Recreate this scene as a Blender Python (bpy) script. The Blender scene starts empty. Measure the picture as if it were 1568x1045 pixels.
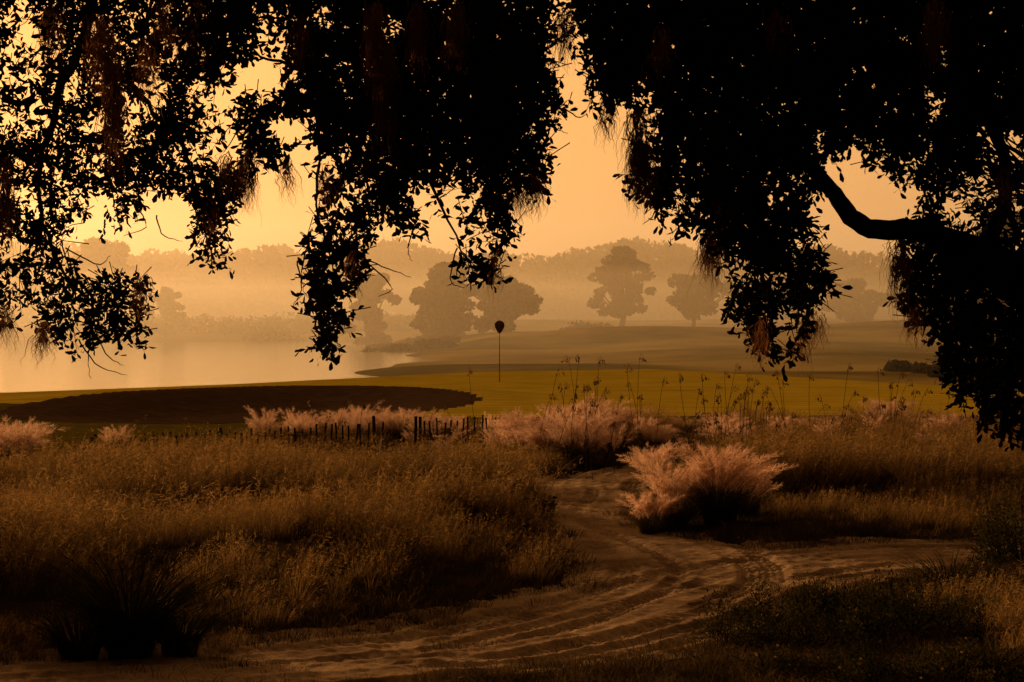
import bpy, math, random
import numpy as np
from mathutils import Vector
rng=np.random.default_rng(7); random.seed(7)
S=bpy.context.scene
S.view_settings.view_transform='Standard'; S.view_settings.look='None'; S.view_settings.exposure=0
H=2.4; F=3049.0; HY=480.0
def pos(a,b,D):
    return np.array([(a-784)*D/F, D, H+(HY-b)*D/F])

# ---------------------------------------------------------------- helpers
def link(o,parent=None):
    S.collection.objects.link(o)
    if parent: o.parent=parent
    return o
def empty(name):
    o=bpy.data.objects.new(name,None); S.collection.objects.link(o); return o
def polymesh(name,V,Fc,mat=None,attrs=None,smooth=False):
    V=np.asarray(V,dtype=np.float32).reshape(-1,3); Fc=np.asarray(Fc,dtype=np.int32)
    me=bpy.data.meshes.new(name); m,k=Fc.shape
    me.vertices.add(len(V)); me.vertices.foreach_set('co',V.ravel())
    me.loops.add(m*k); me.loops.foreach_set('vertex_index',Fc.ravel())
    me.polygons.add(m); me.polygons.foreach_set('loop_start',np.arange(0,m*k,k,dtype=np.int32))
    me.update(calc_edges=True)
    if smooth: me.polygons.foreach_set('use_smooth',np.ones(m,dtype=bool))
    if attrs:
        for n,a in attrs.items():
            at=me.attributes.new(n,'FLOAT','POINT'); at.data.foreach_set('value',np.asarray(a,dtype=np.float32).ravel())
    if mat: me.materials.append(mat)
    me.validate()
    return me
def sstep(a,b,x):
    t=np.clip((x-a)/(b-a),0,1); return t*t*(3-2*t)
def sn(x,y,s,seed):
    r=np.random.default_rng(seed); o=0
    for i in range(7):
        an=r.uniform(0,2*math.pi); f=r.uniform(.6,1.6)*2*math.pi/s; p=r.uniform(0,6.28)
        o=o+np.sin((x*math.cos(an)+y*math.sin(an))*f+p)
    return o/4.0
def vn(x,y,s,seed,oct=3):
    r=np.random.default_rng(seed); T=r.uniform(-1,1,(256,256)); o=0;amp=1;tot=0
    x=np.asarray(x,float)+1000;y=np.asarray(y,float)+1000
    for k in range(oct):
        u=x/s*2**k+k*17.3;v=y/s*2**k+k*9.1; i=np.floor(u).astype(int);j=np.floor(v).astype(int);fu=u-i;fv=v-j
        fu=fu*fu*(3-2*fu);fv=fv*fv*(3-2*fv)
        a=T[i%256,j%256];b=T[(i+1)%256,j%256];c=T[i%256,(j+1)%256];d=T[(i+1)%256,(j+1)%256]
        o=o+amp*((a*(1-fu)+b*fu)*(1-fv)+(c*(1-fu)+d*fu)*fv); tot+=amp; amp*=.5
    return o/tot*1.4
def norm(v): return v/np.maximum(np.linalg.norm(v,axis=-1,keepdims=True),1e-9)

# ---------------------------------------------------------------- materials
def newmat(name):
    m=bpy.data.materials.new(name); m.use_nodes=True; nt=m.node_tree; nt.nodes.clear()
    return m,nt,nt.nodes.new('ShaderNodeOutputMaterial')
def nd(nt,t,**k):
    n=nt.nodes.new(t)
    for a,b in k.items(): setattr(n,a,b)
    return n
def ramp(nt,fac,stops):
    r=nd(nt,'ShaderNodeValToRGB'); e=r.color_ramp.elements
    while len(e)<len(stops): e.new(0.5)
    for i,(p,c) in enumerate(stops): e[i].position=p; e[i].color=(*c,1)
    nt.links.new(fac,r.inputs[0]); return r.outputs[0]
def noise(nt,scale,detail=4,rough=.55):
    g=nd(nt,'ShaderNodeNewGeometry'); n=nd(nt,'ShaderNodeTexNoise'); n.inputs['Scale'].default_value=scale
    n.inputs['Detail'].default_value=detail; n.inputs['Roughness'].default_value=rough
    nt.links.new(g.outputs['Position'],n.inputs['Vector']); return n.outputs['Fac']
def mixc(nt,fac,a,b,mode='MIX'):
    n=nd(nt,'ShaderNodeMix',data_type='RGBA',blend_type=mode)
    if isinstance(fac,(int,float)): n.inputs[0].default_value=fac
    else: nt.links.new(fac,n.inputs[0])
    for i,v in ((6,a),(7,b)):
        if isinstance(v,tuple): n.inputs[i].default_value=(*v,1)
        else: nt.links.new(v,n.inputs[i])
    return n.outputs[2]
def attr(nt,name):
    a=nd(nt,'ShaderNodeAttribute'); a.attribute_name=name; return a.outputs['Fac']
def foliage(name,c1,c2,trans=.45,ns=.6,tip=None,base=None,lo=.65,hi=1.25):
    m,nt,out=newmat(name)
    col=ramp(nt,noise(nt,ns,3),[(.38,c1),(.62,c2)])
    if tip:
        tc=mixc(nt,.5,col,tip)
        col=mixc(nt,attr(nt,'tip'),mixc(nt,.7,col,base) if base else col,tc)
    oi=nd(nt,'ShaderNodeObjectInfo'); mr=nd(nt,'ShaderNodeMapRange'); nt.links.new(oi.outputs['Random'],mr.inputs[0])
    mr.inputs[3].default_value=lo; mr.inputs[4].default_value=hi
    cm=nd(nt,'ShaderNodeVectorMath',operation='SCALE'); nt.links.new(col,cm.inputs[0]); nt.links.new(mr.outputs[0],cm.inputs['Scale'])
    d=nd(nt,'ShaderNodeBsdfDiffuse'); t=nd(nt,'ShaderNodeBsdfTranslucent')
    nt.links.new(cm.outputs[0],d.inputs[0]); nt.links.new(cm.outputs[0],t.inputs[0])
    mx=nd(nt,'ShaderNodeMixShader'); mx.inputs[0].default_value=trans
    nt.links.new(d.outputs[0],mx.inputs[1]); nt.links.new(t.outputs[0],mx.inputs[2]); nt.links.new(mx.outputs[0],out.inputs[0])
    return m
def solid(name,c1,c2,ns,rough=.9,bump=0,bs=20):
    m,nt,out=newmat(name); b=nd(nt,'ShaderNodeBsdfDiffuse'); b.inputs['Roughness'].default_value=rough*.5
    nt.links.new(ramp(nt,noise(nt,ns,6),[(.3,c1),(.7,c2)]),b.inputs['Color'])
    if bump:
        bm=nd(nt,'ShaderNodeBump'); bm.inputs['Strength'].default_value=bump; bm.inputs['Distance'].default_value=.03
        nt.links.new(noise(nt,bs,8,.7),bm.inputs['Height']); nt.links.new(bm.outputs[0],b.inputs['Normal'])
    nt.links.new(b.outputs[0],out.inputs[0]); return m

M_bark=solid('oak_bark',(.012,.009,.006),(.03,.022,.015),9,.95,.8,25)
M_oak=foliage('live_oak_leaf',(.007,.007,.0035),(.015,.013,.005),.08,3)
M_moss=foliage('spanish_moss',(.11,.045,.018),(.19,.08,.03),.6,4)
M_far=foliage('distant_foliage',(.04,.030,.012),(.09,.06,.02),.15,.25)
M_dune=foliage('dune_grass_blade',(.022,.020,.007),(.125,.076,.025),.5,.6,tip=(.46,.28,.105),base=(.007,.0055,.0025),lo=.3,hi=1.45)  # gold grass; dark base colour paints in the shadow low in the tufts
M_muh=foliage('muhly_plume',(.50,.31,.22),(.74,.50,.35),.55,2,lo=.75,hi=1.1)
M_muhb=foliage('muhly_blade',(.025,.02,.008),(.06,.042,.016),.4,2)
M_oat=foliage('sea_oat',(.06,.038,.017),(.13,.08,.035),.45,2)
M_blade=foliage('broad_blade',(.006,.008,.003),(.018,.019,.006),.2,2,tip=(.05,.045,.014))
M_shrub=foliage('shrub_leaf',(.012,.014,.005),(.055,.045,.013),.35,3)
M_flow=foliage('yellow_petal',(.22,.12,.015),(.32,.18,.02),.4,3)
M_low=foliage('ground_cover',(.02,.015,.007),(.09,.055,.024),.4,2)
M_fence=solid('weathered_slat',(.03,.02,.014),(.08,.055,.04),6)
M_pole=solid('pole_paint',(.08,.06,.04),(.12,.09,.06),3,.5)
M_wick=solid('wicker',(.05,.03,.02),(.12,.07,.04),30,.7)

# ---------------------------------------------------------------- terrain
EX=[-60,-15.3,-9.5,-1.2,6,10.2,14.3,40]; EY=[50,59.5,66.5,81,85,75,65,60]
def edge(x): return np.interp(x,EX,EY)
def spl(C,n):
    C=np.asarray(C,float);o=[]
    for q in np.linspace(0,len(C)-1,n):
        i=min(int(q),len(C)-2); f=q-i; p0=C[max(i-1,0)];p1=C[i];p2=C[i+1];p3=C[min(i+2,len(C)-1)]
        o.append(.5*((2*p1)+(-p0+p2)*f+(2*p0-5*p1+4*p2-p3)*f*f+(-p0+3*p1-3*p2+p3)*f**3))
    return [tuple(v) for v in o]
PATH=spl([(-6.5,12.7,1.0),(-3.6,13.1,1.0),(-1.2,13.9,1.15),(.4,15.2,1.25),(1.3,17.2,1.15),(1.7,19.0,1.15),(1.45,20.9,1.0),(1.0,22.8,.6),(1.0,24.6,.5),(1.15,26.5,.75),(1.2,28.5,.8),(1.9,31.5,.3)],34)
BR=spl([(-.3,14.6,.5),(1.2,16.9,1.0),(2.3,18.8,1.15),(3.7,19.8,1.2),(5.6,20.3,1.1),(12,21.5,.9)],20)
def segd(x,y,pl):
    best=np.full(np.shape(x),9.0); lat=np.zeros(np.shape(x)); al=np.zeros(np.shape(x)); s0=0
    for (x0,y0,r0),(x1,y1,r1) in zip(pl[:-1],pl[1:]):
        dx,dy=x1-x0,y1-y0; L2=dx*dx+dy*dy
        t=np.clip(((x-x0)*dx+(y-y0)*dy)/L2,0,1); qx=x-x0-t*dx; qy=y-y0-t*dy
        d=np.hypot(qx,qy)-(r0+t*(r1-r0)); s=np.sign(qx*dy-qy*dx)*np.hypot(qx,qy)
        w=d<best; best=np.where(w,d,best); lat=np.where(w,s,lat); al=np.where(w,s0+t*math.sqrt(L2),al); s0+=math.sqrt(L2)
    return best,lat,al
def pathd(x,y):
    a,la,sa=segd(x,y,PATH); b,lb,sb=segd(x,y,BR)
    d=np.minimum(a,b)+.22*vn(x,y,.9,5)
    return d,la,lb,sa,sb
MOUND=[(-.9,23.5,.42,1.3,2.2),(-3.2,26,.30,1.3,1.5),(-5.5,20,.25,1.5,1.8),(-3.6,21,-.12,1,1.4),(4.6,27,.3,2.2,2.0),(8,30,.35,3,3),(1.5,36,.12,3,2.5),(-2.0,18.4,.22,1.1,1.3),(6.5,34,.2,3,3),(-1.5,31,.12,2,1.5),(-7,29,.1,3,2),(3.5,31,.15,1,1)]
def bunk(x,y):
    return np.sqrt(((x+6.9-.10*(y-53))/5.7)**2+((y-53)/9.6)**2)+.035*sn(x,y,7,3)
def height(x,y):
    x=np.asarray(x,float); y=np.asarray(y,float)
    z=np.zeros(np.broadcast(x,y).shape)
    dz=sstep(9,14,y)*(1-sstep(36,44,y))
    z=z+dz*(.09*vn(x,y,2.6,1,2))
    for mx,my,a,sx,sy in MOUND: z=z+a*np.exp(-((x-mx)/sx)**2-((y-my)/sy)**2)
    d=pathd(x,y)[0]; pm=1-sstep(-.1,.5,d)
    z=z*(1-.8*pm)-.05*pm
    b=bunk(x,y); z=z-.45*(1-sstep(.3,1.0,b))+.12*np.exp(-((b-1.08)/.2)**2)*sstep(50,60,y)
    e=edge(x); t=y-e
    drop=sstep(0,12,t)
    pond=(1-sstep(-24,-3,x-.02*(y-100)+2*sn(x,y,60,9)))*(1-sstep(258,272,y+4*sn(x,y,50,4)))
    pond=pond*sstep(2,14,t)
    land=-.95+.22*sn(x,y,35,8)+1.2*sstep(255,330,y)
    for mx,my,a,sx,sy in [(13,208,1.9,18,20),(44,225,2.1,18,22),(-4,235,1.0,14,14),(24,150,.6,14,16),(70,200,2.5,25,30),(75,300,1.5,40,30),(10,300,1.3,50,30)]:
        land=land+a*np.exp(-((x-mx)/sx)**2-((y-my)/sy)**2)
    far=land*(1-pond)-2.4*pond
    z=z*(1-drop)+far*drop
    return z
def sheet(name,xs2,ys,mat,zoff=0,attrs=None,keep=None,extra=None,par=None):
    X=xs2; Y=np.broadcast_to(ys[:,None],X.shape)
    Z=height(X,Y)+zoff
    if extra is not None: Z=Z+extra(X,Y)
    r,c=X.shape; idx=np.arange(r*c).reshape(r,c)
    Fc=np.stack([idx[:-1,:-1],idx[:-1,1:],idx[1:,1:],idx[1:,:-1]],-1).reshape(-1,4)
    if keep is not None:
        k=keep(X,Y).ravel(); Fc=Fc[k[Fc].all(1)]
    V=np.stack([X,Y,Z],-1).reshape(-1,3)
    u,inv=np.unique(Fc,return_inverse=True); V=V[u]; Fc=inv.reshape(-1,4)
    A={n:f(V[:,0],V[:,1]) for n,f in (attrs or {}).items()}
    me=polymesh(name,V,Fc,mat,A,smooth=True); return link(bpy.data.objects.new(name,me),par)

m,nt,out=newmat('ground_soil_and_rough'); b=nd(nt,'ShaderNodeBsdfDiffuse'); b.inputs['Roughness'].default_value=.4
near=ramp(nt,noise(nt,1.5,8,.65),[(.3,(.014,.010,.006)),(.7,(.045,.031,.016))])
farc=ramp(nt,noise(nt,.045,6,.6),[(.40,(.11,.085,.018)),(.60,(.36,.26,.075))])  # far grass tone; its noise contrast also paints in sunlit and dark strips
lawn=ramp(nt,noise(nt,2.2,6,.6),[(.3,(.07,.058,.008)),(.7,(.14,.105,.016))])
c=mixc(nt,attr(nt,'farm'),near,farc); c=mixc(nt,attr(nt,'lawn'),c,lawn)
nt.links.new(c,b.inputs['Color'])
bm=nd(nt,'ShaderNodeBump'); bm.inputs['Strength'].default_value=.6; bm.inputs['Distance'].default_value=.05
nt.links.new(noise(nt,12,8,.7),bm.inputs['Height']); nt.links.new(bm.outputs[0],b.inputs['Normal']); nt.links.new(b.outputs[0],out.inputs[0])
M_ground=m
def grassfront(x): return np.interp(x,[-12,-8,-4.5,-1,3,8,12],[31,32.5,37,40,42,42,41])
ys=np.concatenate([np.arange(-40,8,2.),np.arange(8,46,.12),np.geomspace(46,110,130),np.geomspace(111,420,130),np.geomspace(430,4000,30)])
u=np.linspace(-1,1,330); u=np.sign(u)*np.abs(u)**1.15
xs=u[None,:]*np.maximum(22,ys*.75)[:,None]
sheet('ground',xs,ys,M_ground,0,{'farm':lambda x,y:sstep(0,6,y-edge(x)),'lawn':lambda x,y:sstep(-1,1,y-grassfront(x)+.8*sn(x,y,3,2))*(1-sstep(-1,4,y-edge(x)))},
      extra=lambda X,Y:-.09*(1-sstep(-.35,.05,pathd(X,Y)[0]))-.05*(1-sstep(.9,1.0,bunk(X,Y))))

def ruts(X,Y):
    d,la,lb,sa,sb=pathd(X,Y); z=0
    for w,s,ph in ((la,sa,0),(lb,sb,1)):
        for off,seed,wd in ((-.62,41,.14),(.55,42,.14),(-.12,43,.10),(.98,44,.11)):
            q=w-off-.12*vn(s,s*0+seed,3.0,seed,1)
            en=np.exp(-(q/wd)**4)*np.clip(.6+.9*vn(X,Y,1.8,seed+ph*9,2),0,1)
            z=z-.026*en+.017*np.exp(-((np.abs(q)-wd*1.35)/.05)**2)*np.clip(en+.5,0,1)
            z=z+.009*en*np.sign(np.sin(s*2*np.pi/.12+np.abs(q)*14))
            z=z+.008*en*np.sin(q*2*np.pi/.07)
    z=z+.010*vn(X,Y,.9,61,3)+.010*np.abs(vn(X,Y,.22,62,3))+.007*vn(X,Y,.08,63,2)
    return z
m,nt,out=newmat('packed_sand'); b=nd(nt,'ShaderNodeBsdfDiffuse'); b.inputs['Roughness'].default_value=.2
c=ramp(nt,noise(nt,.9,9,.62),[(.34,(.12,.078,.048)),(.5,(.34,.235,.15)),(.68,(.47,.34,.22))])
c=mixc(nt,ramp(nt,noise(nt,45,4,.7),[(.38,(.5,.5,.5)),(.52,(0,0,0))]),c,(.06,.04,.022))
nt.links.new(c,b.inputs['Color'])
bm=nd(nt,'ShaderNodeBump'); bm.inputs['Strength'].default_value=.8; bm.inputs['Distance'].default_value=.012
nt.links.new(noise(nt,30,8,.8),bm.inputs['Height']); nt.links.new(bm.outputs[0],b.inputs['Normal']); nt.links.new(b.outputs[0],out.inputs[0])
M_sand=m
py_=np.arange(11,33,.028); px_=np.arange(-6,8.5,.024)
sheet('sand_path',np.broadcast_to(px_,(len(py_),len(px_))),py_,M_sand,0,keep=lambda X,Y:pathd(X,Y)[0]<.12,extra=ruts)
m,nt,out=newmat('mown_green'); b=nd(nt,'ShaderNodeBsdfDiffuse'); b.inputs['Roughness'].default_value=.3
wv=nd(nt,'ShaderNodeTexWave'); g=nd(nt,'ShaderNodeNewGeometry'); nt.links.new(g.outputs['Position'],wv.inputs['Vector']); wv.bands_direction='Y'; wv.inputs['Scale'].default_value=.25; wv.inputs['Distortion'].default_value=1.2
c=ramp(nt,wv.outputs['Fac'],[(.2,(.36,.265,.022)),(.8,(.46,.33,.03))])
c=mixc(nt,.4,c,ramp(nt,noise(nt,.4,8,.72),[(.35,(.22,.17,.014)),(.7,(.58,.41,.045))]))
nt.links.new(c,b.inputs['Color']); nt.links.new(b.outputs[0],out.inputs[0])
gy=np.arange(44,92,.2); gx=np.arange(-26,30,.2)
sheet('putting_green',np.broadcast_to(gx,(len(gy),len(gx))),gy,m,.012,keep=lambda X,Y:(Y-edge(X)<1.5)&(bunk(X,Y)>1.0)&(Y>46+.8*vn(X,Y,2,12)+np.where(X<-10,6,0)))
M_bsand=solid('shaded_bunker_sand',(.055,.033,.019),(.09,.055,.031),2,1,.4,10)  # sand colour darkened to carry the shade of the bunker face
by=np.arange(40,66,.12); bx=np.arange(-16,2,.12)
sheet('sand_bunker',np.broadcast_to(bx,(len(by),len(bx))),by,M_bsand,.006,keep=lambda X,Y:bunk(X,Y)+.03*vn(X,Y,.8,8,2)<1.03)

m,nt,out=newmat('pond_water'); b=nd(nt,'ShaderNodeBsdfPrincipled'); b.inputs['Base Color'].default_value=(.03,.025,.015,1); b.inputs['Roughness'].default_value=.09; b.inputs['IOR'].default_value=1.33
bm=nd(nt,'ShaderNodeBump'); bm.inputs['Strength'].default_value=.8; bm.inputs['Distance'].default_value=.05
nt.links.new(noise(nt,1.2,4,.5),bm.inputs['Height']); nt.links.new(bm.outputs[0],b.inputs['Normal']); nt.links.new(b.outputs[0],out.inputs[0])
me=polymesh('pond',[(-260,62,-1.25),(12,62,-1.25),(12,285,-1.25),(-260,285,-1.25)],[[0,1,2,3]],m); link(bpy.data.objects.new('pond',me))

# ---------------------------------------------------------------- tube builder
class Tubes:
    def __init__(s): s.V=[];s.F=[];s.n=0
    def add(s,P,R,k=6):
        P=np.asarray(P,float); R=np.asarray(R,float)
        T=norm(np.gradient(P,axis=0)); up=np.array([0,0,1.]) if abs(T[0][2])<.9 else np.array([1.,0,0])
        A=norm(np.cross(T,up)); B=np.cross(T,A)
        an=np.linspace(0,2*np.pi,k,endpoint=False)
        V=P[:,None,:]+R[:,None,None]*(np.cos(an)[None,:,None]*A[:,None,:]+np.sin(an)[None,:,None]*B[:,None,:])
        n=len(P); idx=np.arange(n*k).reshape(n,k)+s.n; nx=np.roll(idx,-1,axis=1)
        s.F.append(np.stack([idx[:-1],nx[:-1],nx[1:],idx[1:]],-1).reshape(-1,4)); s.V.append(V.reshape(-1,3)); s.n+=n*k
    def mesh(s,name,mat): return polymesh(name,np.concatenate(s.V),np.concatenate(s.F),mat,smooth=True)
def smoothline(C,n,wob=0,seed=0):
    out=np.array(spl(C,n)); r=np.random.default_rng(seed)
    if wob: out[:,:3]+=r.normal(0,wob,(n,3))
    return out

# ---------------------------------------------------------------- overhanging live oaks
MASS=[(-260,-330),(-260,540),(-60,520),(0,500),(30,470),(60,480),(75,525),(110,535),(150,520),(190,545),(215,530),(232,470),(222,432),(180,425),(130,440),(95,395),(88,365),(150,350),(195,345),(215,310),(245,290),(275,300),(295,330),(300,385),(325,420),(342,400),(345,340),(365,300),(360,255),(385,240),(420,265),(445,285),(480,280),(490,320),(466,335),(480,390),(490,430),(470,470),(475,530),(490,548),(520,510),(530,450),(565,420),(560,350),(600,350),(625,375),(650,350),(690,380),(715,430),(735,440),(765,410),(770,370),(795,360),(780,320),(800,290),(830,315),(835,270),(820,235),(850,200),(862,170),(875,130),(905,150),(935,175),(955,160),(970,180),(985,260),(965,295),(1000,330),(1040,350),(1060,335),(1090,370),(1120,400),(1125,440),(1115,480),(1145,510),(1165,555),(1195,530),(1220,548),(1235,530),(1230,490),(1265,470),(1275,420),(1245,380),(1225,340),(1240,300),(1255,260),(1290,245),(1300,220),(1340,250),(1365,280),(1395,270),(1420,300),(1405,340),(1370,365),(1375,420),(1390,490),(1425,510),(1450,560),(1465,610),(1510,640),(1530,685),(1560,670),(1760,700),(1760,-330)]
GAPS=[(400,118,36,34,0),(340,150,22,18,.05),(345,215,26,32,.05),(440,195,34,20,.05),(415,60,20,24,.1),(490,15,14,20,.15),(858,50,18,60,.08),(882,115,26,32,.05),(705,300,30,18,.1),(690,348,26,14,.1),(300,130,18,11,.1),(235,160,13,12,.1),(60,70,44,16,.3),(20,190,22,14,.25),(1430,160,11,16,0),(1540,225,30,26,.05),(1500,320,50,40,.25),(95,285,16,12,.15),(40,310,20,18,.15),(200,205,22,12,.2),(620,215,7,7,0),(560,215,9,9,0),(30,20,20,14,.3),(1310,270,30,24,.05),(470,240,18,14,.1),(1200,180,9,7,.1),(1050,300,14,12,.2),(640,300,14,18,.1),(160,310,22,14,.2),(270,240,18,14,.2),(1180,420,10,12,.3),(1480,450,12,10,.2),(520,240,12,16,.2),(545,295,16,12,.1),(590,330,14,10,.1),(110,130,14,16,.2),(150,190,18,10,.2),(50,390,16,12,.2),(20,440,14,12,.2),(1250,210,10,8,.2),(1300,150,8,6,.1),(1060,170,8,8,.2),(740,330,14,16,.2),(990,250,8,14,.2),(1420,240,10,8,.2),(245,100,12,10,.2),(1195,490,10,14,.2)]
def inside(x,y,poly):
    r=np.zeros(x.shape,bool); n=len(poly)
    for i in range(n):
        x0,y0=poly[i]; x1,y1=poly[(i+1)%n]
        c=((y0>y)!=(y1>y))
        if y1!=y0: r^=c&(x<(x1-x0)*(y-y0)/(y1-y0)+x0)
    return r
def keepprob(x,y,grow=1):
    p=np.ones(x.shape)
    for cx,cy,rx,ry,k in GAPS:
        d=np.hypot((x-cx)/(rx*grow),(y-cy)/(ry*grow)); p=np.where(d<1,np.minimum(p,k),p)
    return p
LEAF=np.array([(0,0),(.3,-.34),(.72,-.5),(1,-.12),(1,.12),(.72,.5),(.3,.34)])
def leafmesh(P,D,N,L,W):
    n=len(P); D=norm(D); B=norm(np.cross(D,N)); Nn=np.cross(B,D)
    k=len(LEAF)
    V=P[:,None,:]+LEAF[None,:,0,None]*L[:,None,None]*D[:,None,:]+LEAF[None,:,1,None]*W[:,None,None]*B[:,None,:]+ (np.abs(LEAF[None,:,1,None])*.35*W[:,None,None])*Nn[:,None,:]
    return V.reshape(-1,3),np.arange(n*k).reshape(n,k)
oakR=empty('live_oak_tree'); oakL=empty('live_oak_tree')
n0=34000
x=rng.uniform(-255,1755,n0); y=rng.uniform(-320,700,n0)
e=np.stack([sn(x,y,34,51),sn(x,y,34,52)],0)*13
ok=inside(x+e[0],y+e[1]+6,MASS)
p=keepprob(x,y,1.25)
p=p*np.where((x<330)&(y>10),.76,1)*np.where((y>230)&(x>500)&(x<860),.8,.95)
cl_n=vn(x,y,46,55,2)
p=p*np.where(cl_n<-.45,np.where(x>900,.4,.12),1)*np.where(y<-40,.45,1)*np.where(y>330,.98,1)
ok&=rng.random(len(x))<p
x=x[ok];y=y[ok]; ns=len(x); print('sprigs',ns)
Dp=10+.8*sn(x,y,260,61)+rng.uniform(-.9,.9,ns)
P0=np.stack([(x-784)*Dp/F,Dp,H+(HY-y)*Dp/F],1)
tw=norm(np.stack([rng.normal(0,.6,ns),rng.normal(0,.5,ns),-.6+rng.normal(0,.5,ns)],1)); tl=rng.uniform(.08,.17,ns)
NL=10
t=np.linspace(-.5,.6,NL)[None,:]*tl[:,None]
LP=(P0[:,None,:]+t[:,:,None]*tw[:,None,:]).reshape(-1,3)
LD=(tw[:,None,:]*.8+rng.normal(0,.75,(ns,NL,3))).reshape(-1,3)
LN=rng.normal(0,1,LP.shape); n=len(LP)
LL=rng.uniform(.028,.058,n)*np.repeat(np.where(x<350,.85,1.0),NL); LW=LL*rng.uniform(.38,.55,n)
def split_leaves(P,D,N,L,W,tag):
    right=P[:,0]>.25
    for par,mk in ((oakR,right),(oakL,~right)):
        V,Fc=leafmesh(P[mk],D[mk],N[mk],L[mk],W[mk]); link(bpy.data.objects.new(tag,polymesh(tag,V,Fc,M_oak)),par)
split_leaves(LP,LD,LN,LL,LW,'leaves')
tb=Tubes()
for i in range(0,ns,2):
    a=P0[i]-tw[i]*tl[i]*.9; b_=P0[i]+tw[i]*tl[i]*.6; mid=(a+b_)/2+rng.normal(0,.012,3)
    tb.add([a,mid,b_],[.003,.0022,.001],3)
n=70000
x=rng.uniform(-255,1755,n);y=rng.uniform(-320,700,n)
ok=inside(x,y,MASS)
for dx,dy in ((36,0),(-36,0),(0,36),(0,-30),(26,26),(-26,26)): ok&=inside(x+dx,y+dy,MASS)
ok&=(keepprob(x,y,1.8)>=1)
dens=np.where(x<300,.26,np.where(x<500,.5,1.0))*np.where((y>250),.35,1)*np.where((vn(x,y,60,56,2)<-.4)&(x<900),.2,1)
dens=dens*np.where((x>900)&(y<230),1.0,.85)
ok&=rng.random(n)<dens; x=x[ok];y=y[ok];n=len(x)
Dp=rng.uniform(11,13.5,n)
P=np.stack([(x-784)*Dp/F,Dp,H+(HY-y)*Dp/F],1)
L=rng.uniform(.06,.10,n)
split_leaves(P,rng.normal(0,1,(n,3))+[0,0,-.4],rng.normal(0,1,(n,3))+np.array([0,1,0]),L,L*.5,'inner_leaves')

def limb(tb,ctrl,n=24,wob=.004,k=10,seed=1):
    C=np.array([[*pos(a,b_,D),r] for a,b_,D,r in ctrl]); L=smoothline(C,n,wob,seed); tb.add(L[:,:3],np.maximum(L[:,3],.0015),k)
tR=Tubes(); tL=Tubes()
tR.add(smoothline([(4.3,10.8,-.2),(4.2,10.7,.6),(4.0,10.6,1.8),(4.2,10.6,3.2),(4.0,10.5,5)],20,.01)[:,:3],np.interp(np.linspace(0,1,20),[0,.1,.3,.7,1],[.6,.45,.38,.36,.25]),16)
tL.add(smoothline([(-5.2,11.5,-.2),(-5.0,11.5,.8),(-4.9,11.4,2.4),(-4.6,11.3,3.8),(-4.3,11.2,5)],20,.01)[:,:3],np.interp(np.linspace(0,1,20),[0,.1,.3,.7,1],[.6,.45,.36,.32,.22]),16)
limb(tR,[(2000,600,10.6,.22),(1760,540,10.5,.17),(1600,460,10.3,.13),(1540,415,10.2,.10),(1470,375,10.2,.07),(1400,352,10.1,.055),(1345,352,10.05,.05),(1305,335,10,.047),(1275,295,9.95,.04),(1235,250,9.9,.038),(1180,215,9.9,.032),(1080,150,9.9,.025),(980,90,9.9,.015)],60,.003,12)
limb(tR,[(1600,460,10.3,.1),(1570,520,10.2,.06),(1540,600,10.1,.035),(1535,670,10.1,.01)],16)
limb(tR,[(1500,390,10.2,.05),(1540,300,10.2,.035),(1520,200,10.2,.03),(1450,80,10.3,.03)],20)
limb(tR,[(1560,360,10,.02),(1530,290,10,.014),(1510,230,9.9,.008),(1495,180,9.9,.003)],16)
limb(tR,[(1380,352,10.1,.02),(1385,400,10.1,.012),(1400,460,10.1,.006)],10)
for i in range(26):
    a0=1568+random.uniform(-10,20); b0=random.uniform(230,420)
    limb(tR,[(a0,b0,9.9,.006),(a0-40,b0-30+random.uniform(-20,30),9.9,.004),(a0-80+random.uniform(-20,20),b0-60+random.uniform(-40,60),9.9,.0015)],8,.006,4,i)
limb(tR,[(2100,-200,10.5,.25),(1700,-160,11,.2),(1300,-110,11.5,.15),(1000,-60,11.5,.1),(800,-80,11.5,.05)],30)
limb(tL,[(-500,-200,11,.25),(-200,-140,11,.2),(150,-60,11,.14),(420,-30,11,.09),(640,20,11,.06),(760,120,10.8,.03),(800,240,10.6,.012)],40)
limb(tL,[(380,-60,10,.04),(468,0,9.8,.018),(456,60,9.7,.015),(462,110,9.7,.013),(482,160,9.7,.011),(490,230,9.7,.009),(485,320,9.7,.006),(510,420,9.7,.004),(492,520,9.7,.002)],36,.004)
limb(tL,[(462,110,9.7,.01),(430,95,9.7,.008),(400,88,9.7,.006),(375,60,9.7,.004)],10)
limb(tL,[(480,160,9.7,.008),(440,150,9.7,.006),(410,175,9.7,.005),(375,190,9.7,.004),(340,235,9.7,.002)],12)
limb(tL,[(150,-60,10.5,.04),(130,60,10.3,.025),(80,180,10.2,.018),(60,300,10.2,.012),(90,400,10.1,.008),(150,480,10.1,.004)],26,.008)
limb(tL,[(120,60,10.3,.02),(220,150,10.2,.013),(290,250,10.1,.008),(325,400,10,.003)],20,.008)
limb(tL,[(640,20,10.8,.04),(610,150,10.5,.02),(660,280,10.4,.009),(725,420,10.3,.003)],20,.01)
limb(tR,[(1080,150,9.9,.03),(1060,250,9.9,.02),(1130,350,9.8,.012),(1180,460,9.8,.007),(1175,540,9.8,.002)],20)
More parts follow.
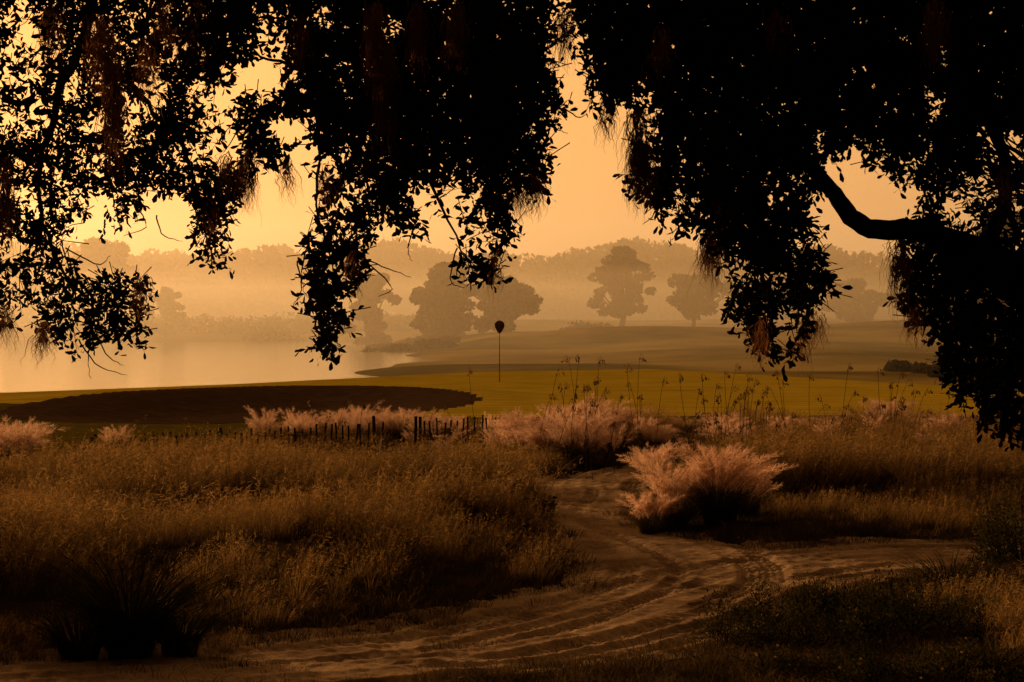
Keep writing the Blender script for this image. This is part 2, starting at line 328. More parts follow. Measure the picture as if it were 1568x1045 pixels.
for c_ in [[(195,300),(225,345),(190,362)],[(100,380),(150,405),(170,392)],[(555,395),(590,410),(630,425)],[(560,400),(600,440),(580,455)],[(862,165),(885,180),(900,176)],[(905,150),(925,190),(936,215)],[(820,170),(845,195),(870,205)],[(140,500),(165,545),(190,560)],[(150,500),(135,545),(140,580)],[(120,520),(150,560),(195,575)],[(455,400),(462,440),(450,470)],[(240,330),(250,360),(280,370)],[(95,370),(110,420),(140,450)],[(470,380),(462,420),(468,450)],[(1010,300),(1000,330),(985,345)],[(1240,430),(1262,450),(1270,470)],[(640,330),(625,380),(632,400)],[(700,380),(690,430),(712,441)]]:
    limb(tL if c_[0][0]<870 else tR,[(a,b_,9.7,r) for (a,b_),r in zip(c_,(.004,.0028,.0014))],10,.003,4)
link(bpy.data.objects.new('trunk_and_limbs',tR.mesh('trunk_and_limbs',M_bark)),oakR)
link(bpy.data.objects.new('trunk_and_limbs',tL.mesh('trunk_and_limbs',M_bark)),oakL)
link(bpy.data.objects.new('twigs',tb.mesh('twigs',M_bark)),oakL)

def ribbons(P0,len_,w,drift,seg=6,seed=0):
    r=np.random.default_rng(seed); n=len(P0)
    t=np.linspace(0,1,seg+1)
    c=P0[:,None,:]+np.zeros((n,seg+1,3)); c[:,:,2]-=t[None,:]*len_[:,None]
    wob=np.cumsum(r.normal(0,.012,(n,seg+1,3)),axis=1); wob[:,:,2]*=.3; c=c+wob+drift[:,None,:]*t[None,:,None]
    an=r.uniform(0,np.pi,n); side=np.stack([np.cos(an),np.sin(an),np.zeros(n)],1)
    ww=w[:,None]*(1-.8*t[None,:])
    a=c+side[:,None,:]*ww[:,:,None]; b=c-side[:,None,:]*ww[:,:,None]
    V=np.stack([a,b],2).reshape(n,(seg+1)*2,3)
    base=(np.arange(n)*(seg+1)*2)[:,None]; k=np.arange(seg)[None,:]*2
    q=np.stack([base+k,base+k+1,base+k+3,base+k+2],-1).reshape(-1,4)
    return V.reshape(-1,3),q
MS=[(590,60,10,150,300),(575,0,12,140,200),(175,90,11,170,200),(160,30,12,130,120),(380,228,9,95,150),(372,245,6,75,60),(975,165,11,150,240),(985,215,10,100,140),(1082,345,8,95,130),(1095,365,6,70,70),(1375,365,9,105,140),(1400,460,9,75,70),(65,490,6,70,70),(8,460,7,80,70),(150,20,16,110,100),(300,0,14,100,160),(255,0,10,90,120),(820,250,8,80,90),(795,265,11,75,120),(865,10,10,90,100),(5,240,10,140,120),(460,15,8,100,70),(1190,10,14,100,100),(700,0,14,120,120),(440,240,5,70,60),(1540,250,12,90,60),(225,60,10,110,100),(1010,40,12,90,60),(345,230,6,85,70),(1100,300,8,90,60),(1250,475,6,65,50),(690,60,10,60,50),(1230,490,5,75,50),(640,0,10,120,120),(80,0,12,110,120),(1430,0,16,110,120),(500,250,6,75,50),(215,420,5,80,40),(540,380,5,80,40),(760,380,5,70,40),(930,150,6,70,60),(1165,480,5,90,50),(320,300,5,80,40)]
PP=[];LLn=[];W=[]
for a,b_,sp,ln,cnt in MS:
    cnt=int(cnt*1.4)
    D=9.0 if ln>85 else 9.3
    ax=rng.normal(a,sp*.55,cnt); by_=b_+rng.uniform(0,ln*.5,cnt)
    d=D+rng.normal(0,.05,cnt)
    PP.append(np.stack([(ax-784)*d/F,d,H+(HY-by_)*d/F],1)); LLn.append(rng.uniform(.2,.75,cnt)*ln*D/F); W.append(rng.uniform(.0010,.0026,cnt))
PP=np.concatenate(PP);LLn=np.concatenate(LLn);W=np.concatenate(W)
V,q=ribbons(PP,LLn,W,rng.normal(0,.010,(len(PP),3)),seed=3)
link(bpy.data.objects.new('spanish_moss',polymesh('spanish_moss',V,q,M_moss)),oakR)

# ---------------------------------------------------------------- distant trees
def crownquads(C,R,n,size,seed,rmin=.5):
    r=np.random.default_rng(seed); i=r.integers(0,len(C),n)
    d=norm(r.normal(0,1,(n,3))); rad=r.uniform(rmin,1.05,n)**.6
    P=C[i]+d*R[i]*rad[:,None]
    a=norm(r.normal(0,1,(n,3))); b=norm(np.cross(a,r.normal(0,1,(n,3)))); s=size*r.uniform(.5,1.3,n)[:,None]
    V=np.stack([P-a*s,P-b*s*.6,P+a*s,P+b*s*.7],1).reshape(-1,3)
    return V,np.arange(n*4).reshape(n,4)
def tree(name,a,top,bot,width,D,seed,n=3500,q=.32,trunkfrac=.22,flat=1.0,nl=40):
    r=np.random.default_rng(seed)
    base=pos(a,bot,D); topz=pos(a,top,D)[2]; w=width*D/F
    par=empty(name); base[2]=height(base[0],base[1])
    h=topz-base[2]
    zb=base[2]+h*trunkfrac; ch=h*(1-trunkfrac)
    C=[];R=[]
    for i in range(nl):
        f=r.uniform(0.05,.98); an=r.uniform(0,6.283); ww=w*.5*(np.interp(f,[0,.2,.45,.75,1],[.62,.95,1,.8,.45]) if flat==1 else np.interp(f,[0,.3,.6,1],[.4,.8,1,.6]))*r.uniform(.2,1.0)
        rr=r.uniform(.09,.17)*w*.5+.035*w
        c=np.array([base[0]+math.cos(an)*max(ww-rr*.5,0),base[1]+math.sin(an)*max(ww-rr*.5,0),zb+f*ch]); rz=min(rr*.7,ch*.4)
        c[2]=min(c[2],topz-rz*r.uniform(.8,1.3)); C.append(c);R.append((rr,rr,rz))
    V,Fc=crownquads(np.array(C),np.array(R),int(n*1.6),q,seed,.3); link(bpy.data.objects.new('crown',polymesh('crown',V,Fc,M_far)),par)
    tb=Tubes(); tr=.03*h
    lean=r.uniform(-.05,.05)*w
    fork=base+np.array([lean,0,h*trunkfrac*1.1])
    tb.add(smoothline([base-[0,0,.4],base+[lean*.4,0,h*trunkfrac*.5],fork],8)[:,:3],np.linspace(tr*1.4,tr*.8,8),8)
    for c in C[:18]: tb.add(smoothline([fork,(fork+c)/2+r.normal(0,.04*w,3),c],6)[:,:3],np.linspace(tr*.6,tr*.12,6),5)
    link(bpy.data.objects.new('trunk',tb.mesh('trunk',M_bark)),par)
tree('oak_tree',950,377,492,106,262,41,5500,trunkfrac=.20,nl=85,q=.28)
tree('oak_tree',1060,420,494,145,255,22,3200,trunkfrac=.30,flat=.6,nl=38,q=.28)
tree('oak_tree',682,402,503,125,225,3,7000,trunkfrac=.06,nl=70,q=.28)
tree('oak_tree',768,424,500,125,232,34,6500,trunkfrac=.06,nl=70,q=.28)
tree('oak_tree',570,418,510,105,240,5,4500,trunkfrac=.06)
tree('oak_tree',255,440,508,65,270,6,3000,trunkfrac=.08)
tree('oak_tree',150,365,500,150,330,7,4500,q=.45,trunkfrac=.1)
tree('oak_tree',1310,428,492,120,280,8,4000,trunkfrac=.1)
tree('oak_tree',1550,320,510,190,150,9,8000,trunkfrac=.1)
tree('oak_tree',20,400,505,140,300,11,4500,trunkfrac=.1)
tree('oak_tree',1190,440,492,80,290,12,2500,trunkfrac=.15)
tree('oak_tree',1430,440,505,120,210,13,4000,trunkfrac=.08)
PX=[-200,90,200,240,300,380,430,470,530,560,600,640,700,780,820,870,920,980,1030,1080,1150,1250,1340,1400,1568,1900]
PYv=[370,368,388,380,385,374,370,390,385,365,358,372,388,378,390,380,371,362,370,386,380,373,386,395,380,380]
C=[];R=[]
for i in range(400):
    D=rng.uniform(400,450); a=rng.uniform(-350,1900); tp=np.interp(a,PX,PYv)+rng.uniform(0,10)+(0 if i%3 else rng.uniform(0,60))
    r_=rng.uniform(2.6,6.0); c_=pos(a,tp,D); c_[2]-=r_*.8; C.append(c_); R.append((r_,r_,r_*.8))
    for k in range(3):
        c2=c_-np.array([rng.uniform(-4,4),rng.uniform(-3,3),(k+1)*r_*1.0]); C.append(c2);R.append((r_*1.1,r_*1.1,r_))
V,Fc=crownquads(np.array(C),np.array(R),190000,.75,77,.3); link(bpy.data.objects.new('distant_treeline',polymesh('distant_treeline',V,Fc,M_far)))
C=[];R=[]
def scrub(a0,a1,D0,D1,n,r0,r1):
    for i in range(n):
        D=rng.uniform(D0,D1); a=rng.uniform(a0,a1); c_=pos(a,500,D); r_=rng.uniform(r0,r1)
        c_[2]=height(c_[0],c_[1])+r_*.25; C.append(c_);R.append((r_*1.7,r_*1.7,r_))
scrub(-250,700,272,300,150,.8,1.9); scrub(395,455,262,268,6,1.6,2.3); scrub(540,700,190,245,70,.3,.8); scrub(880,930,250,256,8,1.,1.6)
scrub(1360,1700,100,125,30,.2,.5)
V,Fc=crownquads(np.array(C),np.array(R),60000,.28,78); link(bpy.data.objects.new('shoreline_scrub',polymesh('shoreline_scrub',V,Fc,M_far)))

# ---------------------------------------------------------------- grass
def blades(n,rad,h0,h1,lean,wind,w,seed,seg=3,curl=1.0,z0=0):
    r=np.random.default_rng(seed)
    an=r.uniform(0,2*np.pi,n); rr=rad*np.sqrt(r.random(n)); b=np.stack([rr*np.cos(an),rr*np.sin(an),np.full(n,z0)],1)
    hh=r.uniform(h0,h1,n); out=np.stack([np.cos(an),np.sin(an)],1)*(lean*r.uniform(.3,1.2,n)*hh)[:,None]
    out+=np.array(wind)[None,:]*hh[:,None]*r.uniform(.6,1.4,n)[:,None]+r.normal(0,.08,(n,2))*hh[:,None]
    t=np.linspace(0,1,seg+1)
    c=np.zeros((n,seg+1,3)); c[:,:,:2]=b[:,None,:2]+out[:,None,:]*(t[None,:,None]**1.9)
    c[:,:,2]=z0+hh[:,None]*(t[None,:]-.22*curl*t[None,:]**3)
    sa=r.uniform(0,np.pi,n); side=np.stack([np.cos(sa),np.sin(sa),0*sa],1)
    ww=(w*r.uniform(.6,1.3,n))[:,None]*np.maximum(1-t[None,:]**1.6,.12)*.5
    V=np.stack([c+side[:,None,:]*ww[:,:,None],c-side[:,None,:]*ww[:,:,None]],2).reshape(n,-1,3)
    base=(np.arange(n)*(seg+1)*2)[:,None]; k=np.arange(seg)[None,:]*2
    q=np.stack([base+k,base+k+1,base+k+3,base+k+2],-1).reshape(-1,4)
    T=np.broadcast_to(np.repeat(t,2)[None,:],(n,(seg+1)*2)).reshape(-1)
    return V.reshape(-1,3),q,T,c
def joinVF(parts):
    V=[];Q=[];T=[];o=0
    for v,q,t in parts: V.append(v);Q.append(q+o);T.append(t);o+=len(v)
    return np.concatenate(V),np.concatenate(Q),np.concatenate(T)
def coll(name,meshes):
    c=bpy.data.collections.new(name)
    for i,me in enumerate(meshes): c.objects.link(bpy.data.objects.new(name+'_part',me))
    return c
def scatter(name,P,scl,rot,c,nvar):
    me=bpy.data.meshes.new(name); n=len(P); me.vertices.add(n); me.vertices.foreach_set('co',np.asarray(P,np.float32).ravel())
    a=me.attributes.new('scl','FLOAT_VECTOR','POINT'); a.data.foreach_set('vector',np.asarray(scl,np.float32).ravel())
    a=me.attributes.new('rot','FLOAT_VECTOR','POINT'); a.data.foreach_set('vector',np.asarray(rot,np.float32).ravel())
    a=me.attributes.new('idx','INT','POINT'); a.data.foreach_set('value',rng.integers(0,nvar,n).astype(np.int32))
    o=link(bpy.data.objects.new(name,me))
    g=bpy.data.node_groups.new(name,'GeometryNodeTree')
    g.interface.new_socket('Geometry',in_out='INPUT',socket_type='NodeSocketGeometry'); g.interface.new_socket('Geometry',in_out='OUTPUT',socket_type='NodeSocketGeometry')
    gi=g.nodes.new('NodeGroupInput'); go=g.nodes.new('NodeGroupOutput'); ip=g.nodes.new('GeometryNodeInstanceOnPoints'); ci=g.nodes.new('GeometryNodeCollectionInfo')
    ci.inputs['Collection'].default_value=c; ci.inputs['Separate Children'].default_value=True; ci.inputs['Reset Children'].default_value=True
    def na(nm,t):
        k=g.nodes.new('GeometryNodeInputNamedAttribute'); k.data_type=t; k.inputs['Name'].default_value=nm; return k.outputs['Attribute']
    g.links.new(gi.outputs[0],ip.inputs['Points']); g.links.new(ci.outputs[0],ip.inputs['Instance']); ip.inputs['Pick Instance'].default_value=True
    g.links.new(na('idx','INT'),ip.inputs['Instance Index']); g.links.new(na('scl','FLOAT_VECTOR'),ip.inputs['Scale'])
    er=g.nodes.new('FunctionNodeEulerToRotation'); g.links.new(na('rot','FLOAT_VECTOR'),er.inputs[0]); g.links.new(er.outputs[0],ip.inputs['Rotation'])
    g.links.new(ip.outputs[0],go.inputs[0]); md=o.modifiers.new('scatter','NODES'); md.node_group=g
    return o
tufts=[]
for i in range(7):
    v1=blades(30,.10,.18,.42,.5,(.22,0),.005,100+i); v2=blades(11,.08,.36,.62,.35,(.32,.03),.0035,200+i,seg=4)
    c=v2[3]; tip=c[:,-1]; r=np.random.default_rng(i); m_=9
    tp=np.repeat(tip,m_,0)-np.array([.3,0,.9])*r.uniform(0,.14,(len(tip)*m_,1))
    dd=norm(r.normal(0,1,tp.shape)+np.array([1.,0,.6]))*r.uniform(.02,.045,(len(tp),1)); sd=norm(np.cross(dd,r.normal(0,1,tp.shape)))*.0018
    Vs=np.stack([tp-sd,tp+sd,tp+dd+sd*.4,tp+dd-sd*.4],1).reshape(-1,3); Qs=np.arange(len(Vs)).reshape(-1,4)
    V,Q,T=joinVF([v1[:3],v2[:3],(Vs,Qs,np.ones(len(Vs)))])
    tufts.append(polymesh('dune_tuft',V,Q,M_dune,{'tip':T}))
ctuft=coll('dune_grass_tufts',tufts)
n=36000
yy=np.sqrt(rng.uniform(11.5**2,45**2,n)); xx=rng.uniform(-1,1,n)*(yy*.30+1.2)
d=pathd(xx,yy)[0]
k=(d>.18)&(yy<grassfront(xx)+.5*sn(xx,yy,2,2)-.2)
k&=~((xx>-4.5)&(xx<1)&(yy<14.8+.4*sn(xx,yy,2,71)))
k&=~((xx>.4)&(yy<19))
k&=~((np.hypot(xx-2.08,yy-22.3)<.75))
k&=~((yy<14.5)&(xx<-1.5))
k&=~((xx>1.9)&(yy>17)&(yy<21.6))
cn=vn(xx,yy,1.3,72,3); lowv=vn(xx,yy,4.5,99,2)
k&=rng.random(n)<np.clip(.55+1.3*cn+.35*lowv,.06,1)
xx=xx[k];yy=yy[k];cn=cn[k];lowv=lowv[k];n=len(xx); print('tufts',n)
sc=(.84+.75*cn+.3*lowv)*rng.uniform(.6,1.3,n)*np.where(yy<17,.8,1)*np.where(d[k]<.6,.75,1)
sc=np.clip(sc,.25,1.6)*np.where(yy>30,.72,1)*np.where((xx>2.4)&(yy<25),.5,1)*np.where((xx<0)&(yy>29.5)&(yy<35),.7,1)
e1,e2=rng.normal(0,.16,n),rng.normal(0,.16,n)
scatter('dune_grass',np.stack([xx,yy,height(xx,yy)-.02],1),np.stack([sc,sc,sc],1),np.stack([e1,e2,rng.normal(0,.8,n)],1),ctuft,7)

def muhly(seed,npl,R,Hh,fz=60,pr=.045,nb=7):
    r=np.random.default_rng(seed)
    b1=blades(npl*nb,R*.4,Hh*.35,Hh*.8,1.0,(.05,0),.0045,seed,seg=4)
    b2=blades(npl,R*.35,Hh*.62,Hh*1.12,R/Hh*.9,(.10,0),.004,seed+1,seg=6,curl=1.3)
    c=b2[3]
    tt=.50+.50*r.random((npl,fz))**.8; f=tt*6; i0=np.minimum(f.astype(int),5); fr=(f-i0)[...,None]
    a=np.take_along_axis(c,i0[...,None].repeat(3,2),1); b_=np.take_along_axis(c,(i0+1)[...,None].repeat(3,2),1)
    ax=norm(b_-a).reshape(-1,3)
    tp=(a*(1-fr)+b_*fr).reshape(-1,3)
    env=np.sin(np.clip((tt.reshape(-1)-.42)/.64,0,1)*np.pi)**.6
    dd=(norm(r.normal(0,1,tp.shape))+ax*.8)*(pr*env*r.uniform(.5,1.5,len(tp)))[:,None]; sd=norm(np.cross(dd,r.normal(0,1,tp.shape)))*.0015
    Vs=np.stack([tp-sd,tp+sd,tp+dd+sd*.5,tp+dd-sd*.5],1).reshape(-1,3); Qs=np.arange(len(Vs)).reshape(-1,4)
    V,Q,T=joinVF([b1[:3],b2[:3],(Vs,Qs,np.ones(len(Vs)))])
    me=polymesh('muhly',V,Q,M_muhb); me.materials.append(M_muh)
    mi=np.zeros(len(Q),np.int32); mi[len(b1[1])+len(b2[1]):]=1; me.polygons.foreach_set('material_index',mi)
    return me
cm=coll('muhly_clumps',[muhly(300+i*5,[26,44,34,52][i],[.3,.38,.34,.42][i],[.8,.66,.72,.7][i],70,.05) for i in range(4)])
ml=[]
def row(a0,a1,D0,D1,n,s0,s1):
    for i in range(n):
        D=rng.uniform(D0,D1); ml.append(((rng.uniform(a0,a1)-784)*D/F,D,rng.uniform(s0,s1)))
row(395,600,35.6,38.0,30,.65,1.0); row(600,800,33,39,28,.45,.95); row(795,850,32,34,9,.9,1.25); row(855,940,31.5,35,18,1.0,1.4);row(950,1010,33,36,8,.7,1.0); row(1030,1480,32,40,42,.4,1.05); row(150,185,35,36,3,.6,.9); row(-30,30,30,32,6,.9,1.2); row(1150,1560,29,35,9,.4,.75); row(960,1020,28,29.5,6,.6,.9)
ml=np.array(ml); sc3=np.repeat(ml[:,2:3],3,1)*rng.uniform(.8,1.2,(len(ml),3))
scatter('pink_muhly_grass',np.stack([ml[:,0],ml[:,1],height(ml[:,0],ml[:,1])-.02],1),sc3,np.stack([rng.normal(0,.1,len(ml)),rng.normal(0,.1,len(ml)),rng.uniform(0,6.28,len(ml))],1),cm,4)
for sd_,x_,y_,npl,R_,h_ in ((401,2.32,22.2,135,.42,1.1),(407,1.80,22.35,110,.40,1.0),(411,2.65,22.7,60,.35,.8),(413,1.55,22.0,55,.32,.6)):
    me=muhly(sd_,npl,R_,h_,130,.045,9); o=link(bpy.data.objects.new('pink_muhly_grass',me)); o.location=(x_,y_,float(height(x_,y_))-.03)

# sea oats
tb=Tubes(); LPs=[];LDs=[];LLs=[]
ot=[(718,565,34),(855,565,33),(870,548,33),(886,546,33),(918,550,33),(960,560,32),(980,545,33),(1040,575,30),(1047,640,27),(1075,575,33),(1110,570,31),(1128,560,33),(1145,575,32),(1190,570,30),(1240,575,32),(1300,560,31),(1345,565,33),(1380,570,33),(1420,595,31)]
for i in range(120): ot.append((random.choice([random.uniform(840,1480),random.gauss(1120,55),random.gauss(1350,60),random.gauss(900,30)]),random.uniform(575,645)+random.random()*15,random.uniform(29,37)))
for i in range(12): ot.append((random.uniform(400,900),random.uniform(610,645),random.uniform(33,38)))
for a,b_,D in ot:
    T_=pos(a,b_,D); g0=T_.copy(); g0[0]+=random.gauss(-.05,.16); g0[2]=height(g0[0],g0[1])-.03
    if T_[2]-g0[2]<.3: continue
    dr=random.choice([1,1,1,-1])*random.uniform(.4,1.2)
    L=smoothline([g0,(g0*.5+T_*.5)+[-.03*dr,0,.05],T_,T_+[.07*dr,0,-.04*abs(dr)]],9)[:,:3]; tb.add(L,np.linspace(.0045,.002,9),4)
    for k in range(random.randint(12,22)):
        f=random.random(); p_=T_+np.array([(-.03+.11*f)*dr,0,.02-.07*f*abs(dr)+ (1-f)*random.uniform(-.12,.02)]) ; LPs.append(p_+rng.normal(0,.010,3)); LDs.append(np.array([.3*dr,0,-1])+rng.normal(0,.3,3)); LLs.append(random.uniform(.03,.055))
V,Fc=leafmesh(np.array(LPs),np.array(LDs),rng.normal(0,1,(len(LPs),3)),np.array(LLs),np.array(LLs)*.45)
so=empty('sea_oats'); link(bpy.data.objects.new('stalks',tb.mesh('stalks',M_oat)),so); link(bpy.data.objects.new('seed_heads',polymesh('seed_heads',V,Fc,M_oat)),so)

def spiky(name,x,y,n,h,seed,rad=.14,w=.014,lean=1.1):
    v=blades(n,rad,h*.35,h,lean,(.02,0),w,seed,seg=6,curl=1.2); me=polymesh(name,v[0],v[1],M_blade,{'tip':v[2]})
    o=link(bpy.data.objects.new(name,me)); o.location=(x,y,float(height(x,y))-.02)
spiky('cordgrass_clump',-2.70,14.05,460,1.02,501,.15,.018,1.15); spiky('cordgrass_clump',-2.38,14.2,170,.65,505,.12,.015,1.25); spiky('cordgrass_clump',-3.05,14.0,170,.65,506,.12,.015,1.25)
spiky('cordgrass_clump',3.75,17.0,280,.62,502,.15,.014,1.2); spiky('cordgrass_clump',4.15,16.8,200,.55,504,.15,.014,1.2)
n=1100; yy=rng.uniform(12.8,16.4,n); xx=rng.uniform(2.6,5.4,n); k=rng.random(n)<sstep(3.1,3.8,xx+.3*sn(xx,yy,1.5,8)); xx=xx[k];yy=yy[k]
sc=rng.uniform(.4,.9,len(xx))
n2=170; x2=rng.uniform(-4.2,-2.0,n2); y2=rng.uniform(13.9,14.7,n2); xx=np.concatenate([xx,x2]);yy=np.concatenate([yy,y2]); sc=np.concatenate([sc,rng.uniform(.2,.4,n2)]); n=len(xx)
scatter('dune_grass',np.stack([xx,yy,height(xx,yy)-.02],1),np.stack([sc,sc,sc],1),np.stack([rng.normal(0,.1,n),rng.normal(0,.1,n),rng.normal(0,.6,n)],1),ctuft,7)

def shrub(name,cl,nleaf,flowers,size,seed):
    r=np.random.default_rng(seed); cl=np.array(cl); par=empty(name)
    i=r.integers(0,len(cl),nleaf); d=norm(r.normal(0,1,(nleaf,3))); d[:,2]=np.abs(d[:,2])
    rad=r.uniform(.3,1.2,nleaf)**.7
    P=np.stack([cl[i,0],cl[i,1],height(cl[i,0],cl[i,1])],1)+d*np.stack([cl[i,2],cl[i,2],cl[i,3]],1)*rad[:,None]
    L=r.uniform(.6,1.3,nleaf)*size
    V,Fc=leafmesh(P,d*.8+r.normal(0,.6,P.shape),r.normal(0,1,P.shape),L,L*.42); link(bpy.data.objects.new('leaves',polymesh('leaves',V,Fc,M_shrub)),par)
    tb=Tubes()
    for k in range(0,nleaf,25):
        b0=np.array([cl[i[k],0],cl[i[k],1],height(cl[i[k],0],cl[i[k],1])-.02]); tb.add([b0,(b0+P[k])/2+r.normal(0,.02,3),P[k]+d[k]*.04],[.005,.003,.0012],4)
    link(bpy.data.objects.new('stems',tb.mesh('stems',M_bark)),par)
    if flowers:
        i=r.integers(0,len(cl),flowers); d=norm(r.normal(0,.6,(flowers,3))+np.array([0,-.3,1.]))
        P=np.stack([cl[i,0],cl[i,1],height(cl[i,0],cl[i,1])],1)+d*np.stack([cl[i,2],cl[i,2],cl[i,3]],1)*1.05
        PV=np.repeat(P,5,0); an=np.tile(np.arange(5)*2*np.pi/5,flowers); dirv=np.stack([np.cos(an),np.sin(an)*.6,np.sin(an)*.7],1); L=np.full(len(PV),.010)
        V,Fc=leafmesh(PV,dirv,np.tile([0,-.7,.7],(len(PV),1))+0*PV,L,L*.7); link(bpy.data.objects.new('flowers',polymesh('flowers',V,Fc,M_flow)),par)
cl=[(rng.uniform(1.6,4.2),rng.uniform(12.6,13.3),rng.uniform(.12,.24),rng.uniform(.08,.2)) for i in range(46)]
shrub('flowering_groundcover',cl,14000,60,.026,1)
cl=[]
for i in range(70):
    y_=rng.uniform(14.0,16.2); x_=rng.uniform(1.35+abs(y_-14.8)*.5,4.3); cl.append((x_,y_,rng.uniform(.12,.28),rng.uniform(.10,.38)))
shrub('wildflower_patch',cl,24000,25,.028,2)
cl=[(rng.uniform(4.65,5.9),rng.uniform(18.6,19.8),rng.uniform(.25,.42),rng.uniform(.45,1.0)) for i in range(16)]
shrub('unseen_shade_shrub',cl,16000,0,.036,3)
# unseen tall shrub, added left of the view to cast shade on the near grass
cl=[(rng.uniform(-8.6,-7.2),rng.uniform(19.5,21.5),rng.uniform(.5,.8),rng.uniform(1.6,2.9)) for i in range(14)]
shrub('unseen_shade_shrub',cl,24000,0,.07,4)
lowm=[]
for i in range(4):
    v=blades(26,.16,.04,.13,.9,(.1,0),.006,600+i,seg=2); lowm.append(polymesh('low',v[0],v[1],M_low))
cl_=coll('low_cover',lowm)
n=15000; yy=rng.uniform(9,24,n); xx=rng.uniform(-1,1,n)*(yy*.3+1.5); d=pathd(xx,yy)[0]; q_=vn(xx,yy,.7,91,3)
k=((d>-.15+.25*q_)&(d<1.4))|((yy<15)&(d>-.1)); k&=rng.random(n)<.9; k|=(rng.random(n)<.10)&(q_>.3)&(yy<19)
xx=xx[k];yy=yy[k];n=len(xx); sc=rng.uniform(.4,1.3,n)
scatter('low_ground_cover',np.stack([xx,yy,height(xx,yy)-.01],1),np.stack([sc,sc,sc],1),np.stack([0*xx,0*xx,rng.uniform(0,6.28,n)],1),cl_,4)

# ---------------------------------------------------------------- sand fence
def fence(pl,seed,hh=.36):
    r=random.Random(seed); par=empty('sand_fence'); P=smoothline([(a,b_,0) for a,b_ in pl],400)[:,:2]
    s=np.concatenate([[0],np.cumsum(np.linalg.norm(np.diff(P,axis=0),axis=1))]); V=[];Fq=[]
    d=0;tops=[]
    while d<s[-1]:
        x_=np.interp(d,s,P[:,0]); y_=np.interp(d,s,P[:,1]); g=float(height(x_,y_)); h=hh+r.uniform(-.05,.05)+.05*math.sin(d*1.3); t1=r.gauss(0,.03); t2=r.gauss(0,.05)
        w=.015; th=.006; post=(int(d/.11)%26==0)
        if post: w=.025;th=.025;h+=.06
        o=len(V)
        for zz,tx in ((g-.15,0),(g+h,1)):
            for sx,sy in ((-1,-1),(1,-1),(1,1),(-1,1)): V.append((x_+sx*w+tx*t1,y_+sy*th+tx*t2,zz))
        Fq+= [[o,o+1,o+5,o+4],[o+1,o+2,o+6,o+5],[o+2,o+3,o+7,o+6],[o+3,o,o+4,o+7],[o+4,o+5,o+6,o+7]]
        tops.append((x_,y_,g)); d+=.11*r.uniform(.85,1.15)
    link(bpy.data.objects.new('slats',polymesh('slats',V,Fq,M_fence)),par)
    tb=Tubes(); T=np.array(tops)
    for hz in (.12,.28): tb.add(T+[0,-.012,hz],np.full(len(T),.004),4)
    link(bpy.data.objects.new('wires',tb.mesh('wires',M_fence)),par)
fence([(-6.6,31.2),(-5.5,32.0),(-4.6,33.8),(-3.6,34.2),(-2.2,34.3)],1,.44)
fence([(-1.7,35.0),(-.8,34.8),(.3,35.0)],2,.42)

pin=empty('golf_pin'); bx_,by_=(765-784)*69/F,69.0; gz=float(height(bx_,by_))
tb=Tubes(); tb.add([(bx_,by_,gz-.05),(bx_,by_,gz+1),(bx_,by_,gz+1.98)],[.014,.013,.012],8); link(bpy.data.objects.new('pole',tb.mesh('pole',M_pole)),pin)
tb=Tubes(); zz=np.linspace(0,.42,22); rr=.16*np.interp(zz/.42,[0,.15,.5,.75,.92,1],[.2,.5,.95,1,.6,.12])
for k in range(16):
    a=k*2*np.pi/16; tb.add(np.stack([bx_+rr*math.cos(a),by_+rr*math.sin(a),gz+1.72+zz],1),np.full(22,.012),5)
for i in range(1,21):
    an=np.linspace(0,2*np.pi,33); r2=rr[i]+.008*np.cos(an*8+i*np.pi); tb.add(np.stack([bx_+r2*np.cos(an),by_+r2*np.sin(an),np.full(33,gz+1.72+zz[i])],1),np.full(33,.0095),5)
link(bpy.data.objects.new('wicker_basket',tb.mesh('wicker_basket',M_wick)),pin)

# ---------------------------------------------------------------- mist
def mist(name,x0,x1,y0,y1,z0,z1,dens,col,g):
    m,nt,out=newmat(name); v=nd(nt,'ShaderNodeVolumeScatter'); v.inputs['Color'].default_value=(*col,1); v.inputs['Density'].default_value=dens; v.inputs['Anisotropy'].default_value=g
    nt.links.new(v.outputs[0],out.inputs['Volume'])
    V=[(x,y,z) for z in (z0,z1) for x,y in ((x0,y0),(x1,y0),(x1,y1),(x0,y1))]
    me=polymesh(name,V,[[3,2,1,0],[4,5,6,7],[0,1,5,4],[1,2,6,5],[2,3,7,6],[3,0,4,7]],m); link(bpy.data.objects.new(name,me))
mist('morning_mist',-260,360,92,620,-4,30,.0026,(1,.87,.62),.68)
mist('low_mist',-260,300,205,396,-3,7.5,.0030,(1,.87,.62),.68)

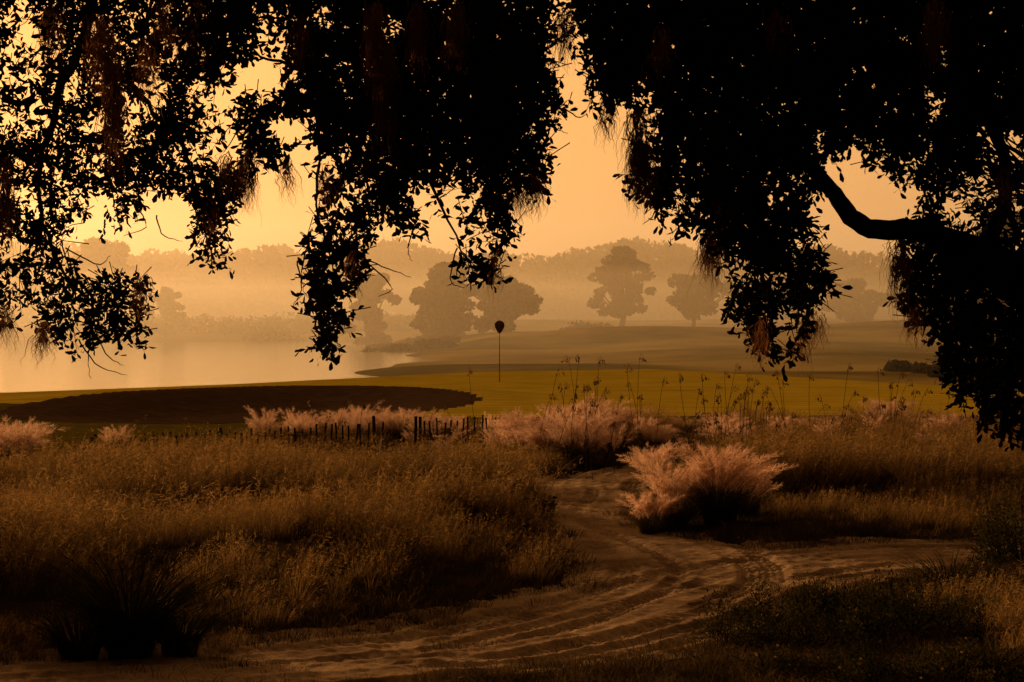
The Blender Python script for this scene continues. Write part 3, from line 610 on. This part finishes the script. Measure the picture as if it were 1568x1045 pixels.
# ---------------------------------------------------------------- light
EL=math.radians(12); AZ=math.radians(-38)
sd=Vector((math.sin(AZ)*math.cos(EL),math.cos(AZ)*math.cos(EL),math.sin(EL)))
sl=bpy.data.lights.new('sun','SUN'); sl.energy=5.0; sl.angle=math.radians(.6); sl.color=(1,.54,.21)
so_=link(bpy.data.objects.new('sun',sl)); so_.rotation_euler=sd.to_track_quat('Z','Y').to_euler(); so_.location=(-30,30,20)
w=bpy.data.worlds.new('World'); S.world=w; w.use_nodes=True; nt=w.node_tree; nt.nodes.clear()
out=nt.nodes.new('ShaderNodeOutputWorld'); bg=nt.nodes.new('ShaderNodeBackground'); sky=nt.nodes.new('ShaderNodeTexSky'); sky.sky_type='NISHITA'; sky.sun_disc=False
sky.sun_elevation=EL; sky.sun_rotation=AZ; sky.dust_density=4; sky.air_density=1.5
mx=nt.nodes.new('ShaderNodeMix'); mx.data_type='RGBA'; mx.blend_type='MULTIPLY'; mx.inputs[0].default_value=1; mx.inputs[7].default_value=(1.45,.76,.36,1)
nt.links.new(sky.outputs[0],mx.inputs[6])
hz=nt.nodes.new('ShaderNodeMix'); hz.data_type='RGBA'; hz.inputs[0].default_value=.8; hz.inputs[7].default_value=(.92/.15,.435/.15,.135/.15,1); nt.links.new(mx.outputs[2],hz.inputs[6])
tc=nt.nodes.new('ShaderNodeTexCoord'); dp=nt.nodes.new('ShaderNodeVectorMath'); dp.operation='DOT_PRODUCT'; dp.inputs[1].default_value=(-.25,.968,0)
nt.links.new(tc.outputs['Generated'],dp.inputs[0]); mr=nt.nodes.new('ShaderNodeMapRange'); mr.interpolation_type='SMOOTHSTEP'; mr.inputs[1].default_value=-.1; mr.inputs[2].default_value=.9; mr.inputs[3].default_value=.06; mr.inputs[4].default_value=1
nt.links.new(dp.outputs['Value'],mr.inputs[0])
sc_=nt.nodes.new('ShaderNodeVectorMath'); sc_.operation='SCALE'; nt.links.new(hz.outputs[2],sc_.inputs[0]); nt.links.new(mr.outputs[0],sc_.inputs['Scale'])
nt.links.new(sc_.outputs[0],bg.inputs[0]); bg.inputs[1].default_value=.15; nt.links.new(bg.outputs[0],out.inputs[0])

cam=bpy.data.cameras.new('camera'); cam.lens=70; cam.sensor_width=36; cam.clip_end=6000; cam.clip_start=.1
co=link(bpy.data.objects.new('camera',cam)); co.location=(0,0,H); co.rotation_euler=(math.radians(90)-math.atan(42.5/F),0,0); S.camera=co
